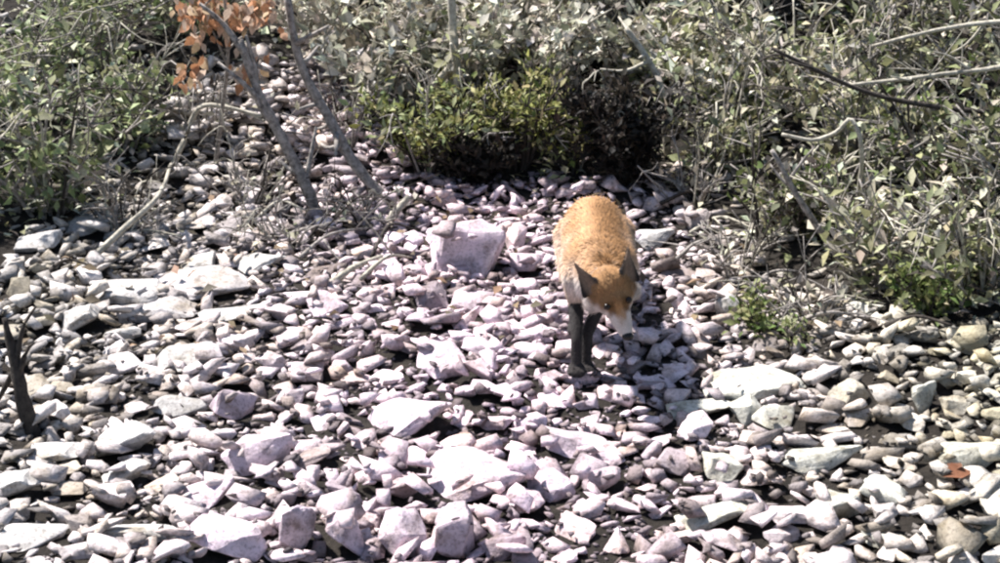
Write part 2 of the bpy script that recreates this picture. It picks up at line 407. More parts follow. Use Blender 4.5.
# ------------------------------------------------------------------ tubes, leaves, shrubs
def tube(path, rad, sides=7, wob=0.0, r=random):
    P = np.asarray(path, float); n = len(P); V = []
    for i in range(n):
        d = P[min(i + 1, n - 1)] - P[max(i - 1, 0)]; d /= np.linalg.norm(d) + 1e-9
        h = np.array([0, 0, 1.0]) if abs(d[2]) < .9 else np.array([1.0, 0, 0])
        s = np.cross(d, h); s /= np.linalg.norm(s); t = np.cross(d, s)
        for k in range(sides):
            a = 2 * math.pi * k / sides; q = rad[i] * (1 + wob * r.uniform(-1, 1))
            V.append(P[i] + (s * math.cos(a) + t * math.sin(a)) * q)
    F = [[i * sides + k, i * sides + (k + 1) % sides, (i + 1) * sides + (k + 1) % sides, (i + 1) * sides + k] for i in range(n - 1) for k in range(sides)]
    F.append(list(range(sides))[::-1]); F.append([(n - 1) * sides + k for k in range(sides)])
    return V, F
def spline(pts, n=14):
    P = np.asarray(pts, float)
    if len(P) == 2: return np.array([P[0] + (P[1] - P[0]) * t for t in np.linspace(0, 1, n)])
    out = []; Q = np.vstack([2 * P[0] - P[1], P, 2 * P[-1] - P[-2]])
    m = max(2, n // (len(P) - 1))
    for i in range(1, len(Q) - 2):
        for t in np.linspace(0, 1, m, endpoint=False):
            a, b_, c_, d = Q[i - 1], Q[i], Q[i + 1], Q[i + 2]
            out.append(.5 * (2 * b_ + (c_ - a) * t + (2 * a - 5 * b_ + 4 * c_ - d) * t * t + (3 * b_ - a - 3 * c_ + d) * t ** 3))
    out.append(P[-1]); return np.array(out)
class Parts:
    def __init__(s): s.V, s.F = [], []
    def add(s, V, F):
        n = len(s.V); s.V += list(V); s.F += [[i + n for i in f] for f in F]
    def build(s, name, mat, parent=None): return put(name, mesh(name, s.V, s.F, [mat], True), parent)
def leaves_mesh(name, C, D, N_, Ls, Ws, cols, mat):
    C, D, N_ = map(lambda a: np.asarray(a, float), (C, D, N_)); Ls, Ws = np.asarray(Ls)[:, None], np.asarray(Ws)[:, None]
    D = D / (np.linalg.norm(D, axis=1, keepdims=True) + 1e-9)
    S = np.cross(D, N_); S /= np.linalg.norm(S, axis=1, keepdims=True) + 1e-9
    U = np.cross(S, D)
    n = len(C)
    V = np.stack([C, C + D * Ls * .45 + S * Ws * .5 + U * Ws * .18, C + D * Ls + U * Ls * -.12, C + D * Ls * .45 - S * Ws * .5 + U * Ws * .18, C + D * Ls * .5 ], 1).reshape(-1, 3)
    i = np.arange(n)[:, None] * 5
    F = np.concatenate([i + np.array([[0, 1, 4]]), i + np.array([[1, 2, 4]]), i + np.array([[2, 3, 4]]), i + np.array([[3, 0, 4]])])
    return mesh(name, V, F, [mat], False, np.repeat(np.asarray(cols, float), 5, 0))
def jit(c, v=.25, hue=.08, r=RNG):
    c = np.array(c) * (1 + r.uniform(-v, v)); return np.clip(c * (1 + r.uniform(-hue, hue, 3)), .005, .95)
def shrub(name, label, cat, base, wid, hei, stems, twigs, per, leaf, pal, bark, spread=.6, up=.5, narrow=.45, group=None, lean=(0, 0), low=.25, srad=.008, bare=0):
    base = np.array(base, float); base[2] = min(base[2], float(T(base[0], base[1])))
    root = put(name, None, loc=base); tag(root, label, cat, group)
    C, D, N_, Ls, Ws, cols = [], [], [], [], [], []
    for s in range(stems):
        a = 2 * math.pi * (s + random.random()) / stems; rr = random.random() ** .5 * spread
        tip = np.array([math.cos(a) * rr * wid + lean[0], math.sin(a) * rr * wid + lean[1], hei * random.uniform(.5, 1.08) * (1 - .25 * rr)])
        st = np.array([math.cos(a), math.sin(a), 0]) * wid * .10 * random.random(); st[2] = -.04
        mid = st * .5 + tip * .45 + RNG.normal(0, .05, 3) * wid; mid[2] = tip[2] * .55
        path = spline([st, mid, tip], 10); L_ = len(path)
        pt = Parts(); rad = np.linspace(srad, srad * .25, L_); pt.add(*tube(path, rad, 6, .1))
        for t in range(twigs):
            f = low + (1 - low) * random.random(); i = min(int(f * (L_ - 1)), L_ - 2)
            p = path[i]; dirn = RNG.normal(0, 1, 3); dirn[2] = abs(dirn[2]) * up + up * .6; dirn /= np.linalg.norm(dirn)
            tl = wid * random.uniform(.18, .45)
            q = spline([p, p + dirn * tl * .5 + RNG.normal(0, .02, 3) * wid, p + dirn * tl + np.array([0, 0, -.03 * tl])], 5)
            pt.add(*tube(q, np.linspace(srad * .48, srad * .2, len(q)), 4))
            for k in range(per):
                g_ = random.uniform(.25, 1.05); c0 = q[0] + (q[-1] - q[0]) * g_ + RNG.normal(0, leaf * .5, 3)
                if c0[2] < .01: continue
                dd = dirn * .7 + RNG.normal(0, .7, 3); dd[2] += up * .35
                C.append(c0); D.append(dd); nn = RNG.normal(0, .6, 3); nn[2] += 1; N_.append(nn)
                l = leaf * random.uniform(.45, 1.35); Ls.append(l); Ws.append(l * narrow * random.uniform(.75, 1.2)); cols.append(jit(random.choice(pal)))
        pt.build('stem', bark, root)
    for s_ in range(bare):                    # leafless arching twigs
        a = random.uniform(0, 2 * math.pi); e = np.array([math.cos(a), math.sin(a) * .8, 0]) * wid * random.uniform(.5, 1.15)
        q = spline([np.array([0, 0, -.03]) + e * .15, e * .55 + (0, 0, hei * random.uniform(.6, .95)) + RNG.normal(0, .03, 3), e + (0, 0, hei * random.uniform(.5, 1.1)) + RNG.normal(0, .04, 3)], 9)
        bt = Parts(); bt.add(*tube(q, np.linspace(srad * .6, srad * .2, len(q)), 5, .15))
        for k in range(4):
            i = random.randrange(3, len(q) - 1); d = (q[i + 1] - q[i]) / np.linalg.norm(q[i + 1] - q[i]) + RNG.normal(0, .7, 3)
            bt.add(*tube(spline([q[i], q[i] + d * wid * .12, q[i] + d * wid * .24 + RNG.normal(0, .015, 3)], 4), np.linspace(srad * .32, srad * .14, 5), 4))
        bt.build('bare_twig', (M_DEAD, M_BARK, M_DARK)[s_ % 3], root)
    if C: put('foliage', leaves_mesh('foliage', C, D, N_, Ls, Ws, cols, M_LEAF), root)
    return root
def branch(name, label, pts, r0, r1, mat, cat='branch', n=16, wob=.2, twig=0, group=None, sides=8):
    P = spline(pts, n); base = P[0].copy()
    root = put(name, None, loc=base); tag(root, label, cat, group)
    pt = Parts(); pt.add(*tube(P - base, np.linspace(r0, r1, len(P)), sides, wob)); pt.build('stem', mat, root)
    for t in range(twig):
        i = random.randrange(len(P) // 4, len(P) - 1); d = RNG.normal(0, 1, 3); d += (P[i + 1] - P[i]) / np.linalg.norm(P[i + 1] - P[i]) * 1.2; d /= np.linalg.norm(d)
        tl = random.uniform(.07, .22); q = spline([P[i], P[i] + d * tl * .5 + RNG.normal(0, .012, 3), P[i] + d * tl], 6) - base
        tp = Parts(); tp.add(*tube(q, np.linspace(max(r1, r0 * .4), r1 * .4, len(q)), 5)); tp.build('twig', mat, root)
    return root
YG = [(.18, .19, .05), (.25, .25, .09), (.11, .13, .035), (.34, .32, .16)]
GG = [(.25, .29, .14), (.34, .37, .21), (.17, .20, .09), (.46, .47, .33), (.12, .13, .07)]
BG = [(.58, .54, .45), (.66, .63, .55), (.44, .41, .33), (.50, .49, .37), (.26, .24, .18)]
OG = [(.28, .29, .15), (.40, .39, .25), (.19, .20, .10), (.50, .48, .37), (.12, .12, .07)]
DK = [(.028, .022, .016), (.018, .015, .012), (.05, .04, .03), (.012, .011, .01)]  # dead-brush browns, blackened to put the hollows' shade into the leaves
DG = [(.10, .14, .04), (.15, .18, .06), (.22, .23, .10)]

# the green bush over the black hollow, and its neighbours
GRP = 'bushes at the top of the scree'
shrub('evergreen_bush', 'yellow-green bush left of the black hollow behind the square block', 'bush', at(428, 174), .26, .36, 12, 12, 8, .036, YG + GG[:2], M_DARK, .9, .6, .42, GRP, low=.3, bare=5)
shrub('evergreen_bush', 'yellow-green bush overhanging the black hollow straight uphill of the fox', 'bush', at(520, 166), .27, .37, 14, 12, 8, .034, YG, M_DARK, .95, .6, .38, GRP, low=.45, bare=4)
shrub('evergreen_bush', 'low olive bush between the overhanging bush and the dark dead brush', 'bush', at(572, 172), .15, .24, 7, 10, 6, .032, YG + OG[:2], M_DARK, .95, .6, .45, GRP, low=.25, bare=4)
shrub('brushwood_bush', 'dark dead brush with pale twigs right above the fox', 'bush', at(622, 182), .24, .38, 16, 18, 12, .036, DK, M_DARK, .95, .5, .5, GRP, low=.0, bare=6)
shrub('brushwood_bush', 'near-black brush added as the shade deep inside the hollow of the green bush', 'bush', at(474, 184), .17, .19, 12, 16, 11, .034, DK, M_DARK, .95, .4, .5, GRP, low=.0, bare=3)  # near-black leaves added where the hollow holds only shade
back = [(345, 70, .42, .62, BG, 'pale dry shrub between the leaning grey stems and the vertical pale stem'),
        (430, 60, .40, .58, BG + OG[:1], 'pale dry shrub behind the yellow-green bush at left'),
        (520, 60, .42, .60, BG, 'pale beige shrub above the middle of the green bush'),
        (600, 55, .40, .62, BG + OG[:2], 'beige leafy shrub at the top edge above the dark dead brush'),
        (690, 90, .42, .55, OG + BG[:2], 'olive grey shrub right of the dark dead brush'),
        (385, 108, .30, .40, BG, 'short beige shrub beside the right leaning grey stem'),
        (470, 100, .32, .48, BG + OG[:1], 'beige shrub at the foot of the vertical pale stem'),
        (555, 98, .32, .48, BG, 'beige shrub right behind the green bush over the hollow'),
        (640, 105, .30, .46, BG + OG[:1], 'beige shrub peeping over the dark dead brush'),
        (720, 130, .30, .42, OG + BG[:2], 'pale olive shrub below the forked pale branch'),
        (470, 5, .46, .6, BG, 'farther beige shrub at the top edge left of centre'),
        (640, 0, .46, .6, BG + OG, 'farther olive beige shrub at the top edge right of centre'),
        (740, 10, .46, .6, OG, 'olive shrub at the top edge where the dark branch begins'),
        (350, -10, .46, .6, BG + GG[:1], 'farther greyish shrub at the top edge right of the orange leaves')]
for i_b, (px, py, wd, ht, pal, lab) in enumerate(back):
    shrub('dry_shrub', lab, 'shrub', at(px, py), wd, ht * .8, 11, 16, 6, (.046, .036, .054)[i_b % 3], pal, M_DEAD, .95, .6, (.66, .8, .5)[i_b % 3], 'dry shrubs along the top of the slope', low=.1, bare=5)
left = [(50, 215, .34, .42, 'grey-green shrub at the left edge above the oval rock'),
        (120, 150, .32, .40, 'grey-green shrub behind the bent dead branch'),
        (10, 120, .40, .45, 'grey-green shrub filling the upper left edge'),
        (95, 60, .40, .45, 'grey-green shrub in the top left corner beside the orange leaves'),
        (-60, 200, .40, .5, 'grey-green shrub half outside the left edge'),
        (190, 30, .36, .4, 'grey-green shrub directly under the orange leaves')]
for i_b, (px, py, wd, ht, lab) in enumerate(left):
    shrub('leafy_shrub', lab, 'shrub', at(px, py), wd, ht, 9, 16, (5, 7, 5)[i_b % 3], (.046, .034, .052)[i_b % 3], GG, M_BARK, .95, .5, (.5, .72, .38)[i_b % 3], 'grey-green shrubs on the left bank', low=.05, bare=7)
right = [(720, 170, .34, .36, 'olive shrub right of the fox, under the pale curved branch'),
         (800, 235, .30, .30, 'olive shrub behind the leaning branch on the right bank'),
         (880, 285, .30, .28, 'olive shrub at the lower front of the right thicket'),
         (985, 300, .34, .34, 'olive shrub at the right edge above the narrow upright stone'),
         (860, 180, .38, .40, 'olive shrub in the middle of the right thicket'),
         (960, 200, .38, .42, 'olive shrub at the right edge under the long dark branch'),
         (800, 110, .40, .42, 'olive shrub below the start of the dark branch'),
         (910, 100, .40, .46, 'olive shrub at the upper right crossed by pale branches'),
         (1030, 120, .42, .5, 'olive shrub cut by the right edge near the top'),
         (850, 30, .42, .46, 'olive shrub at the top edge over the pale upper branch'),
         (970, 30, .42, .46, 'olive shrub in the top right corner'),
         (1070, 260, .42, .5, 'olive shrub cut by the right edge near the middle')]
for i_b, (px, py, wd, ht, lab) in enumerate(right):
    shrub('leafy_shrub', lab, 'shrub', at(px, py), wd, ht, 9, 16, (5, 7, 5, 6)[i_b % 4], (.046, .033, .054, .038)[i_b % 4], (OG, OG + DG[:2] + DK[:2], OG[:3] + BG[2:], OG + DK[:1])[i_b % 4], M_BARK, .95, .5, (.5, .72, .34, .6)[i_b % 4], 'olive shrubs on the right bank', low=.05, bare=7)
shrub('green_plant', 'small bright green plant left of the right thicket foot', 'plant', at(760, 335), .12, .13, 7, 7, 6, .030, DG, M_DARK, .8, .6, .45, 'low green plants', low=.1, srad=.004)
shrub('green_plant', 'dark green low bush under the olive shrubs near the right edge', 'plant', at(925, 318), .18, .16, 9, 9, 7, .030, DG, M_DARK, .9, .4, .5, 'low green plants', low=.05, srad=.004)
shrub('green_plant', 'thin green sprig growing between stones below the oblong stone', 'plant', at(790, 350), .08, .09, 5, 5, 5, .024, DG + OG[:2], M_DARK, .8, .6, .4, 'low green plants', low=.1, srad=.003)

for (px, py, wd, ht, lab) in [(250, 205, .24, .20, 'leafless grey scrub left of the foot of the left leaning stem'),
        (345, 150, .24, .26, 'leafless scrub between the two leaning grey stems'),
        (200, 140, .26, .24, 'leafless scrub behind the elbow of the bent bleached branch'),
        (372, 232, .18, .12, 'low dry brush below the foot of the right leaning stem'),
        (290, 245, .20, .13, 'low tangle of dry twigs uphill of the pointed block'),
        (695, 205, .22, .20, 'leafless scrub right of the white block by the fox'),
        (735, 275, .20, .17, 'leafless scrub uphill of the small bright green plant'),
        (120, 235, .22, .18, 'leafless scrub beside the diagonal pale stick'),
        (815, 330, .20, .15, 'leafless scrub at the foot of the oblong stone')]:
    shrub('dry_scrub', lab, 'shrub', at(px, py), wd, ht, 5, 9, 1, .030, BG[2:] + DK[:1], M_BARK, 1.0, .5, .6, 'leafless scrub on the stones', low=.1, srad=.006, bare=9)

# single stems and dead branches
g0 = at(322, 216); branch('leaning_stem', 'left one of two leaning grey stems beside the orange leaves', [g0 + (0, 0, -.03), at_y(305, 185, g0[1] - .01), at_y(282, 138, g0[1] - .02), at_y(258, 92, g0[1] - .04), at_y(240, 40, g0[1] - .06)], .021, .012, M_BARK, 'stem', twig=7, group='leaning stems')
g0 = at(398, 205); branch('leaning_stem', 'right one of two leaning grey stems, reaching toward the green bush', [g0 + (0, 0, -.03), at_y(358, 168, g0[1] + .02), at_y(330, 120, g0[1] + .04), at_y(300, 62, g0[1] + .05), at_y(285, -15, g0[1] + .05)], .021, .011, M_BARK, 'stem', twig=7, group='leaning stems')
g0 = at(166, 172); branch('dead_branch', 'bent bleached branch with a sharp elbow left of the leaning stems', [g0 + (0, 0, -.02), at_y(184, 141, g0[1]), at_y(199, 108, g0[1] - .02), at_y(226, 107, g0[1] - .02), at_y(262, 116, g0[1] - .04)], .011, .006, M_DEAD, twig=1)
g0 = at(86, 264); branch('dead_stick', 'straight pale stick lying diagonally uphill of the longest slab', [g0 + (0, 0, .0), at_y(120, 232, g0[1] + .08), at_y(158, 196, g0[1] + .18), at(172, 172) + (0, 0, .03)], .010, .006, M_DEAD, 'stick')
g0 = at(459, 128); branch('bare_stem', 'vertical pale stem rising behind the green bush', [g0 + (0, 0, -.04), at_y(457, 72, g0[1]), at_y(453, 30, g0[1]), at_y(451, -30, g0[1])], .019, .014, M_DEAD, 'stem', twig=2)
g0 = at(500, 100); branch('dead_branch', 'thin dark twig slanting up right above the green bush', [g0, at_y(545, 62, g0[1]), at_y(592, 28, g0[1]), at_y(620, 0, g0[1])], .008, .005, M_DARK, twig=2)
g0 = at(668, 160); branch('dead_branch', 'forked pale branch leaning over the dark dead brush', [g0, at_y(662, 90, g0[1]), at_y(645, 55, g0[1]), at_y(626, 28, g0[1])], .013, .008, M_DEAD, twig=3)
g0 = at(1075, 190); Y = 4.75
branch('dead_branch', 'long dark branch running through the right thicket to the edge', [g0, at_y(1040, 118, Y), at_y(1000, 113, Y), at_y(944, 108, Y), at_y(873, 94, Y), at_y(827, 75, Y), at_y(772, 48, Y)], .011, .005, M_DARK, twig=4, n=24)
branch('dead_branch', 'pale upper branch slanting to the top right edge', [at(1090, 120), at_y(1050, 30, Y + .2), at_y(1000, 22, Y + .2), at_y(937, 30, Y + .2), at_y(872, 46, Y + .2)], .010, .005, M_DEAD, twig=2)
branch('dead_branch', 'pale level branch just above the long dark branch', [at(1085, 150), at_y(1040, 72, Y + .05), at_y(972, 71, Y + .05), at_y(912, 78, Y + .05), at_y(850, 85, Y + .05)], .009, .005, M_DEAD, twig=2)
g0 = at(850, 250); branch('dead_branch', 'pale curved branch hooked like a bow in the right thicket', [g0, at_y(862, 160, g0[1] - .2), at_y(852, 120, g0[1] - .2), at_y(836, 132, g0[1] - .2), at_y(813, 140, g0[1] - .2), at_y(782, 134, g0[1] - .2)], .007, .005, M_DEAD, n=20)
g0 = at(858, 284); branch('dead_branch', 'leaning grey branch sloping down right onto the right bank', [g0, at_y(830, 245, g0[1]), at_y(800, 200, g0[1]), at_y(772, 150, g0[1])], .012, .006, M_BARK, twig=3)
g0 = at(757, 250); branch('bare_stem', 'short dark stem standing right of the fox', [g0, at_y(757, 215, g0[1]), at_y(753, 180, g0[1]), at_y(760, 150, g0[1])], .007, .004, M_DARK, 'stem', twig=6)
g0 = at(34, 436); branch('dead_stump', 'dark leaning stump at the left edge below the shrubs', [g0 + (0, 0, -.02), at_y(22, 395, g0[1]), at_y(12, 350, g0[1] + .02), at_y(4, 318, g0[1] + .03)], .021, .006, M_DARK, 'stump', twig=3)
g0 = at(326, 294); branch('dead_stick', 'pale stick lying on stones left of the square block', [g0 + (0, 0, .02), at(352, 284) + (0, 0, .045), at(382, 273) + (0, 0, .05)], .011, .007, M_DEAD, 'stick')
g0 = at(380, 232); branch('dead_stick', 'short pale stub propped on the slope below the leaning stems', [g0 + (0, 0, 0), at_y(394, 214, g0[1]), at_y(410, 196, g0[1] + .02)], .015, .011, M_DEAD, 'stick')

twl = [((288, 236), (312, 246), (338, 241), 'brown twig lying just below the foot of the left leaning stem', M_BARK),
       ((300, 262), (330, 254), (372, 240), 'long brown twig sloping between the leaning stems and the pointed block', M_BARK),
       ((372, 262), (390, 246), (416, 238), 'dark twig just left of the square block', M_DARK),
       ((340, 226), (362, 236), (398, 236), 'level dark twig under the foot of the right leaning stem', M_DARK),
       ((258, 228), (280, 220), (306, 224), 'pale twig uphill of the pale wedge', M_DEAD),
       ((360, 288), (388, 282), (412, 268), 'short bleached twig between the pale stick and the square block', M_DEAD),
       ((660, 214), (690, 206), (728, 198), 'dark twig slanting across stones right above the white block', M_DARK),
       ((676, 268), (700, 256), (742, 252), 'grey twig across the stones right of the white block', M_BARK),
       ((690, 238), (720, 226), (752, 232), 'bleached twig below the short dark stem', M_DEAD),
       ((745, 300), (772, 282), (806, 276), 'grey twig uphill of the small bright green plant', M_BARK),
       ((800, 330), (830, 336), (868, 328), 'brown twig under the oblong stone', M_BARK),
       ((884, 342), (915, 334), (952, 338), 'dark twig lying along the foot of the right thicket', M_DARK),
       ((120, 246), (146, 240), (182, 246), 'thin bleached twig crossing below the diagonal stick', M_DEAD),
       ((40, 286), (66, 276), (92, 280), 'thin dark twig uphill of the squat left block', M_DARK)]
for (p0, p1, p2, lab, mt) in twl:
    Q = [at(*p) for p in (p0, p1, p2)]
    for q, up_ in zip(Q, (.004, .03, .012)): q[2] = max(q[2], h_at(q[0], q[1])) + up_
    branch('fallen_twig', lab, Q, .0065, .003, mt, 'twig', 10, .2, 2, 'fallen twigs on the stones', 6)

# sapling with orange leaves, each leaf a part
g0 = at(215, 170); root = put('autumn_sapling', None, loc=g0); tag(root, 'thin sapling with orange autumn leaves at the top edge', 'sapling')
Pth = spline([np.zeros(3), at_y(222, 110, g0[1] - .12) - g0, at_y(228, 50, g0[1] - .25) - g0, at_y(222, -30, g0[1] - .4) - g0], 14)
pt = Parts(); pt.add(*tube(Pth, np.linspace(.009, .004, len(Pth)), 6)); pt.build('stem', M_BARK, root)
OR = [(.62, .33, .19), (.68, .44, .30), (.50, .25, .13), (.66, .50, .38), (.44, .31, .18)]
def leaf_shape(c_, k):
    rows = [(0, .02), (.12, .16), (.3, .30), (.5, .33), (.7, .24), (.88, .11), (1, .01)]; V, F, cc = [], [], []
    for j, (t, h_) in enumerate(rows):
        for e in (-1, 0, 1):
            V.append((e * h_ * (1 + .12 * math.sin(j * 2.3 + k + e)), t, .16 * h_ * abs(e) - .25 * t * t + .05 * math.sin(4 * t + k))); cc.append(np.array(c_) * (1.0 if e else .8) * (1 - .2 * (j % 2) * abs(e)))
    for j in range(len(rows) - 1):
        for e in (0, 1): F.append([j * 3 + e, j * 3 + e + 1, j * 3 + e + 4, j * 3 + e + 3])
    return mesh('orange_leaf', V, np.array(F), [M_LEAF], True, np.array(cc))
lm = [leaf_shape(c_, k) for k, c_ in enumerate(OR + OR)]
for k in range(270):
    px, py = (random.gauss(205, 13), random.gauss(8, 16)) if k < 140 else ((random.gauss(255, 12), random.gauss(10, 10)) if k < 215 else (random.choice([188, 250]) + random.gauss(0, 8), random.gauss(68, 9)))
    p = at_y(px, py, g0[1] - .28 + random.gauss(0, .05)) - g0
    o = put('leaf', random.choice(lm), root); o.location = p; s = random.uniform(.024, .05); o.scale = (s, s, s)
    o.rotation_euler = (random.uniform(-1.9, -.2), random.uniform(-.8, .8), random.uniform(-1.2, 1.2) + math.pi * random.randrange(2))
for k in range(6):
    q = Pth[7 + k]; e = at_y(random.choice([200, 255, 190]), random.uniform(0, 40), g0[1] - .28) - g0
    tp = Parts(); tp.add(*tube(spline([q, (q + e) / 2 + (0, 0, .02), e], 6), np.linspace(.004, .002, 7)[:7], 4)) if len(spline([q, (q + e) / 2, e], 6)) == 7 else None
    if tp.V: tp.build('twig', M_BARK, root)

# dead reddish leaf by the boulder
g0 = at(955, 494); o = put('dead_leaf', leaves_mesh('dead_leaf', [(-.03, 0, 0), (-.01, .01, .004)], [(1, .2, .15), (.6, .8, .2)], [(0, -.3, 1), (0, .2, 1)], [.07, .05], [.05, .035], [(.20, .085, .045), (.15, .07, .04)], M_LEAF), loc=(g0[0], g0[1], h_at(g0[0], g0[1]) + .012))
tag(o, 'reddish brown dead leaf on the stones below the round boulder', 'leaf')

# leaf litter under the thickets
C, D, N_, Ls, Ws, cols = [], [], [], [], [], []
for _ in range(9000):
    x, y = random.uniform(-2.2, 2.2), random.uniform(3.9, 8.2)
    s = scree(x, y)
    if s > 8 and random.random() > .10: continue
    C.append((x, y, h_at(x, y) + random.uniform(.002, .02))); D.append((*RNG.normal(0, 1, 2), RNG.normal(0, .35))); N_.append((*RNG.normal(0, .45, 2), 1))
    l = random.uniform(.025, .05); Ls.append(l); Ws.append(l * random.uniform(.4, .65)); cols.append(jit(random.choice(BG + OG[:2]) if s <= 8 else random.choice([(.16, .11, .07), (.24, .17, .11), (.10, .08, .055)])))
o = put('leaf_litter', leaves_mesh('leaf_litter', C, D, N_, Ls, Ws, cols, M_LEAF)); tag(o, 'dry fallen leaves covering the bank under the shrubs', kind='stuff')

# ------------------------------------------------------------------ the fox
FS = Vector((1.0, .97, .965)); FO = at(600, 376)
for _ in range(6):                           # where the near forepaw comes to stand on the piled stones
    FO[1] += (proj((FO[0] - .058, FO[1] - .012, h_at(FO[0] - .058, FO[1] - .012)))[1] - 374) / 150
FO[2] = 0                 # local origin: x right, -y towards the camera, z up from mean ground
def gz(x, y): return h_at(FO[0] + x * FS.x, FO[1] + y * FS.y)
feet = {'fl': (-.062, -.012), 'fr': (-.036, .028), 'hl': (-.05, .30), 'hr': (.055, .40)}
base_z = np.mean([gz(*feet['fl']), gz(*feet['fr'])])
for k in feet: feet[k] = np.array([*feet[k], (gz(*feet[k]) - base_z) / FS.z if abs(gz(*feet[k]) - base_z) < .05 else .0])
A3 = lambda *v: np.array(v, float)
hd = A3(.010, -.165, .272)
f = A3(.32, -.54, -.78); f /= np.linalg.norm(f)
u = A3(0, -.80, .60); u -= f * (u @ f); u /= np.linalg.norm(u); r_ = np.cross(f, u); r_ /= np.linalg.norm(r_)
if r_[0] < 0: r_ = -r_
PR = []                                       # round cones: p0, p1, r0, r1, tag
def cone(p0, p1, r0, r1, tg): PR.append((np.array(p0, float), np.array(p1, float), r0, r1, tg))
cone((-.008, .03, .280), (-.005, .20, .292), .072, .068, 'torso'); cone((-.005, .20, .292), (-.005, .34, .285), .068, .074, 'torso')
cone((-.03, .04, .27), (-.03, .30, .28), .060, .058, 'torso'); cone((.022, .04, .27), (.022, .30, .28), .060, .058, 'torso')
cone((-.012, .0, .255), (-.012, -.03, .275), .058, .056, 'chest')
cone((-.004, .01, .300), (.004, -.075, .300), .062, .052, 'neck'); cone((.004, -.075, .300), hd - f * .02 - u * .02, .052, .044, 'neck')
cone(hd - f * .016, hd + f * .012, .053, .045, 'skull')
for e in (-1, 1):
    cone(hd + r_ * e * .028 - u * .006, hd + r_ * e * .048 - u * .016 + f * .006, .032, .021, 'cheek')
cone(hd + f * .02 + u * .004, hd + f * .066 - u * .006, .034, .024, 'muzzle')
cone(hd + f * .066 - u * .006, hd + f * .096 - u * .010, .024, .0165, 'muzzle')
cone(hd + f * .025 - u * .02, hd + f * .078 - u * .022, .020, .013, 'jaw')
EAR = []
for e in (-1, 1):                             # ears: cupped tapering blades
    eb = hd - f * .026 + u * .026 + r_ * e * .044
    tip = eb - f * .054 + u * .028 + r_ * e * .020
    ax = (tip - eb) / np.linalg.norm(tip - eb); wd = np.cross(ax, u * .75 + f * .65 + r_ * e * .15); wd /= np.linalg.norm(wd); nn = np.cross(wd, ax); nn = nn if nn @ u > 0 else -nn
    EAR.append((eb, ax, wd, nn))
    for q in (-1, -.66, -.33, 0, .33, .66, 1):
        cone(eb + wd * q * .023 + ax * -.01 + nn * .010 * q * q, tip + wd * q * .003 - ax * abs(q) * .020, .0065, .0042, 'ear')
def leg(sh, elb, wr, ft, radii, tg):
    cone(sh, elb, radii[0], radii[1], tg + '_up'); cone(elb, wr, radii[1] * .82, radii[2], tg); cone(wr, ft + A3(0, 0, .018), radii[2], radii[2] * .95, tg)
    for dx in (-.010, -.0035, .0035, .010): cone(ft + A3(dx * .6, .002, .013), ft + A3(dx * 1.2, -.026 + abs(dx) * .6, .009), .0145, .010, tg)
leg(A3(-.056, .03, .255), A3(-.060, .055, .185), A3(-.062, -.005, .095), feet['fl'], (.043, .023, .0138), 'fore')
leg(A3(.040, .04, .255), A3(.006, .07, .185), A3(-.034, .035, .095), feet['fr'], (.043, .023, .0138), 'fore')
leg(A3(-.050, .34, .255), A3(-.060, .27, .185), A3(-.055, .37, .095), feet['hl'], (.056, .036, .0165), 'hind')
leg(A3(.045, .36, .255), A3(.062, .32, .185), A3(.058, .45, .095), feet['hr'], (.056, .036, .0165), 'hind')
cone((0, .42, .27), (.02, .52, .22), .035, .030, 'tail'); cone((.02, .52, .22), (.05, .66, .15), .036, .042, 'tail'); cone((.05, .66, .15), (.08, .80, .125), .042, .020, 'tail_tip')
bm = bmesh.new(); bmesh.ops.create_icosphere(bm, subdivisions=3, radius=1); bm.verts.index_update()
SV = np.array([v.co[:] for v in bm.verts]); SF = np.array([[v.index for v in q.verts] for q in bm.faces]); bm.free()
FV, FF, nf = [], [], 0
for (p0, p1, r0, r1, tg) in PR:
    L_ = np.linalg.norm(p1 - p0); n = max(2, int(L_ / (min(r0, r1) * .35)) + 1)
    for i in range(n):
        t = i / (n - 1); FV.append(SV * (r0 + (r1 - r0) * t) + p0 + (p1 - p0) * t); FF.append(SF + nf); nf += len(SV)
me = mesh('fox_raw', np.concatenate(FV), np.concatenate(FF))
tmp = put('fox_raw', me); md = tmp.modifiers.new('r', 'REMESH'); md.mode = 'VOXEL'; md.voxel_size = .0036
md2 = tmp.modifiers.new('s', 'SMOOTH'); md2.factor = .5; md2.iterations = 4
dg = bpy.context.evaluated_depsgraph_get(); body = bpy.data.meshes.new_from_object(tmp.evaluated_get(dg))
bpy.data.objects.remove(tmp); bpy.data.meshes.remove(me); body.name = 'fox_body'
nvb = len(body.vertices); BV = np.zeros(nvb * 3); body.vertices.foreach_get('co', BV); BV = BV.reshape(-1, 3)
BN = np.zeros(nvb * 3); body.vertices.foreach_get('normal', BN); BN = BN.reshape(-1, 3)
tags = [p[4] for p in PR]
def nearest(P):
    out = np.zeros((len(P), len(PR)))
    for k, (p0, p1, r0, r1, tg) in enumerate(PR):
        d = p1 - p0; t = np.clip((P - p0) @ d / (d @ d), 0, 1); out[:, k] = np.linalg.norm(P - p0 - t[:, None] * d, axis=1) - (r0 + (r1 - r0) * t)
    return out.argmin(1)
def sm(a, b, x): t = np.clip((x - a) / (b - a), 0, 1); return t * t * (3 - 2 * t)
ORG, RUS, CRM, WHT, BLK = A3(.45, .25, .115), A3(.24, .125, .05), A3(.68, .52, .41), A3(.70, .63, .58), A3(.042, .037, .036)
def mix(a, b, t): return a * (1 - t[:, None]) + b * t[:, None]
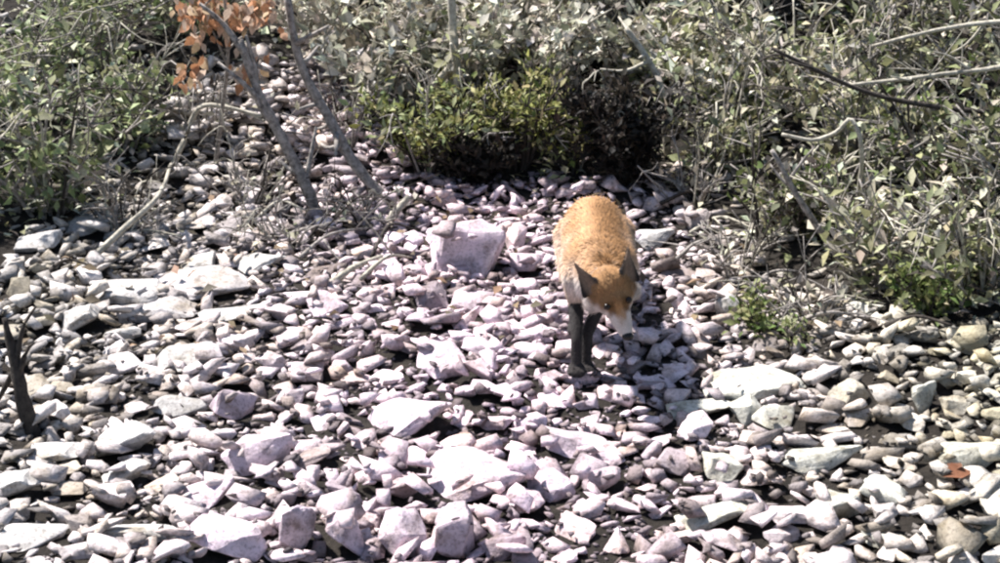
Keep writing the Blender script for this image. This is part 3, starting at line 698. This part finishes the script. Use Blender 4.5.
def coat(P, Nn):
    k = nearest(P); tg = np.array(tags)[k]; c = np.repeat(ORG[None], len(P), 0)
    bodyish = np.isin(tg, ['torso', 'neck', 'chest', 'hind_up', 'fore_up'])
    back_ = mix(np.repeat(ORG[None], len(P), 0), np.repeat(RUS[None], len(P), 0), sm(.06, .01, np.abs(P[:, 0] - .012)) * sm(.30, .345, P[:, 2]) * sm(.36, .25, P[:, 1]) * .9)
    side = sm(.345, .24, P[:, 2] + .012 * np.sin(P[:, 1] * 40)) * .85
    cb = mix(back_, np.repeat(CRM[None], len(P), 0), np.clip(side, 0, 1))
    cb = mix(cb, np.repeat(WHT[None], len(P), 0), sm(.05, -.01, P[:, 1]) * sm(.315, .265, P[:, 2]) * sm(.35, -.1, Nn[:, 2]) * .9)
    c[bodyish] = cb[bodyish]
    hf, hu, hr = (P - hd) @ f, (P - hd) @ u, (P - hd) @ r_
    face = np.isin(tg, ['skull', 'cheek', 'muzzle', 'jaw'])
    ch = mix(np.repeat((ORG * .78)[None], len(P), 0), np.repeat(WHT[None], len(P), 0), np.clip(sm(.018, -.012, hu - .25 * np.maximum(hf, 0) + .006 * np.sin(hr * 260) * np.sin(hf * 210)) + sm(.022, .04, np.abs(hr)) * sm(.012, -.012, hu) + sm(.006, .017, np.abs(hr)) * sm(.035, .065, hf) * sm(.02, .0, hu - .006), 0, 1))
    ch = mix(ch, np.repeat(ORG[None], len(P), 0), sm(.016, .007, np.abs(hr)) * sm(-.004, .008, hu) * sm(.03, .045, hf) * sm(.10, .045, hf) * .7)
    ch = mix(ch, np.repeat((RUS * .55)[None], len(P), 0), sm(.012, .004, np.abs(np.abs(hr) - .017)) * sm(.018, .035, hf) * sm(.062, .05, hf) * .8)
    c[face] = ch[face]
    e = tg == 'ear'; inner = np.zeros(len(P))
    for (eb, ax, wd, nn) in EAR:
        t_ = (P - eb) @ ax; inner = np.maximum(inner, sm(.0, .5, Nn @ nn) * sm(.75, .3, np.abs((P - eb) @ wd) / (.028 * (1.02 - np.clip(t_, 0, .085) / .088) + 1e-4)) * (np.linalg.norm(P - eb, axis=1) < .1))
    ce = mix(np.repeat((BLK * .6)[None], len(P), 0), np.repeat((CRM * .30 + RUS * .30)[None], len(P), 0), inner); c[e] = ce[e]
    for q, hi in (('fore', .20), ('hind', .13)):
        lg = tg == q; cl = mix(np.repeat(BLK[None], len(P), 0), np.repeat((ORG * .9)[None], len(P), 0), sm(hi - .02, hi + .02, P[:, 2])); c[lg] = cl[lg]
    lg = tg == 'tail_tip'; c[lg] = WHT
    return c, tg
bc, btag = coat(BV, BN)
a = body.color_attributes.new('tint', 'FLOAT_COLOR', 'POINT'); cc = np.ones((nvb, 4), np.float32); cc[:, :3] = bc * .8; a.data.foreach_set('color', cc.ravel())
def coat_mat(name, rough, spec):
    m, nt, b = new_mat(name, rough); b.inputs['Specular IOR Level'].default_value = spec
    nt.links.new(nd(nt, 'ShaderNodeAttribute', attribute_name='tint').outputs['Color'], b.inputs['Base Color']); return m
M_SKIN, M_FUR = coat_mat('fox_undercoat', .9, .1), coat_mat('fox_fur', .6, .2)
body.materials.clear(); body.materials.append(M_SKIN); body.polygons.foreach_set('use_smooth', [True] * len(body.polygons))
fox = put('fox', None, loc=(FO[0], FO[1], base_z + .002)); fox.scale = FS; tag(fox, 'red fox walking down the scree towards the viewer with its head lowered', 'fox')
put('body', body, fox)
body.calc_loop_triangles(); tri = np.zeros(len(body.loop_triangles) * 3, np.int32); body.loop_triangles.foreach_get('vertices', tri); tri = tri.reshape(-1, 3)
ar = np.linalg.norm(np.cross(BV[tri[:, 1]] - BV[tri[:, 0]], BV[tri[:, 2]] - BV[tri[:, 0]]), axis=1)
NS = 110000; ti = RNG.choice(len(tri), NS, p=ar / ar.sum()); w_ = RNG.dirichlet((1, 1, 1), NS)
P = (BV[tri[ti]] * w_[:, :, None]).sum(1); Nn = (BN[tri[ti]] * w_[:, :, None]).sum(1); Nn /= np.linalg.norm(Nn, axis=1, keepdims=True)
pc, pt_ = coat(P, Nn)
LEN = {'torso': .022, 'chest': .020, 'neck': .016, 'skull': .007, 'cheek': .014, 'muzzle': .0035, 'jaw': .0045, 'ear': .006, 'fore_up': .014, 'hind_up': .018, 'fore': .006, 'hind': .007, 'tail': .04, 'tail_tip': .04}
ln = np.array([LEN[t] for t in pt_]) * (.45 + .7 * RNG.random(NS) + .7 * RNG.random(NS) ** 7)
flow = np.repeat(A3(0, 1, -.45)[None], NS, 0)
hm = np.isin(pt_, ['skull', 'cheek', 'muzzle', 'jaw', 'ear']); flow[hm] = -f
nm = np.isin(pt_, ['neck', 'chest']); flow[nm] = A3(0, .5, -.7)
lm_ = np.isin(pt_, ['fore', 'hind', 'fore_up', 'hind_up']); flow[lm_] = A3(0, .25, -1)
flow -= Nn * (flow * Nn).sum(1, keepdims=True); flow += RNG.normal(0, .11, (NS, 3)) + .08 * np.sin(P[:, [1, 2, 0]] * 130 + P[:, [2, 0, 1]] * 90); flow /= np.linalg.norm(flow, axis=1, keepdims=True)
lift = np.where(hm, .25, .26)[:, None]
d1 = Nn * lift + flow * .8; d1 /= np.linalg.norm(d1, axis=1, keepdims=True); d2 = Nn * lift * .25 + flow + A3(0, 0, -.1); d2 /= np.linalg.norm(d2, axis=1, keepdims=True)
sd = np.cross(d1, Nn); sd /= np.linalg.norm(sd, axis=1, keepdims=True) + 1e-9
hw = np.where(ln < .01, .0006, .0009)[:, None]; l = ln[:, None]
V = np.stack([P - sd * hw - Nn * .001, P + sd * hw - Nn * .001, P + d1 * l * .5 + sd * hw * .8, P + d1 * l * .5 - sd * hw * .8, P + d1 * l * .5 + d2 * l * .5], 1).reshape(-1, 3)
i = np.arange(NS)[:, None] * 5; F = np.concatenate([i + np.array([[0, 1, 2]]), i + np.array([[0, 2, 3]]), i + np.array([[3, 2, 4]])])
pc = pc * RNG.uniform(.66, 1.2, (NS, 1)) * np.where(RNG.random((NS, 1)) < .10, .6, 1) * (1 + .16 * np.sin(P[:, [0]] * 70 + 3 * np.sin(P[:, [1]] * 45)) * np.sin(P[:, [1]] * 85)); o = put('fur', mesh('fur', V, F, [M_FUR], False, np.repeat(np.clip(pc, 0, .92), 5, 0)), fox); o['kind'] = 'stuff'
def ball(name, p, r, mat, sc=(1, 1, 1)):
    bm = bmesh.new(); bmesh.ops.create_icosphere(bm, subdivisions=3, radius=r); me = bpy.data.meshes.new(name); bm.to_mesh(me); bm.free(); me.materials.append(mat)
    me.polygons.foreach_set('use_smooth', [True] * len(me.polygons)); o = put(name, me, fox, p); o.scale = sc; return o
M_EYE, _n, b = new_mat('eye', .2); b.inputs['Base Color'].default_value = (.012, .007, .004, 1); b.inputs['Specular IOR Level'].default_value = .3
M_NOSE, _n, b = new_mat('nose', .35); b.inputs['Base Color'].default_value = (.012, .011, .011, 1)
for s in (-1, 1): ball('eye', hd + f * .034 + u * .030 + r_ * s * .026, .0085, M_EYE)
ball('nose', hd + f * .109 - u * .006, .0125, M_NOSE, (1.1, .9, .9))
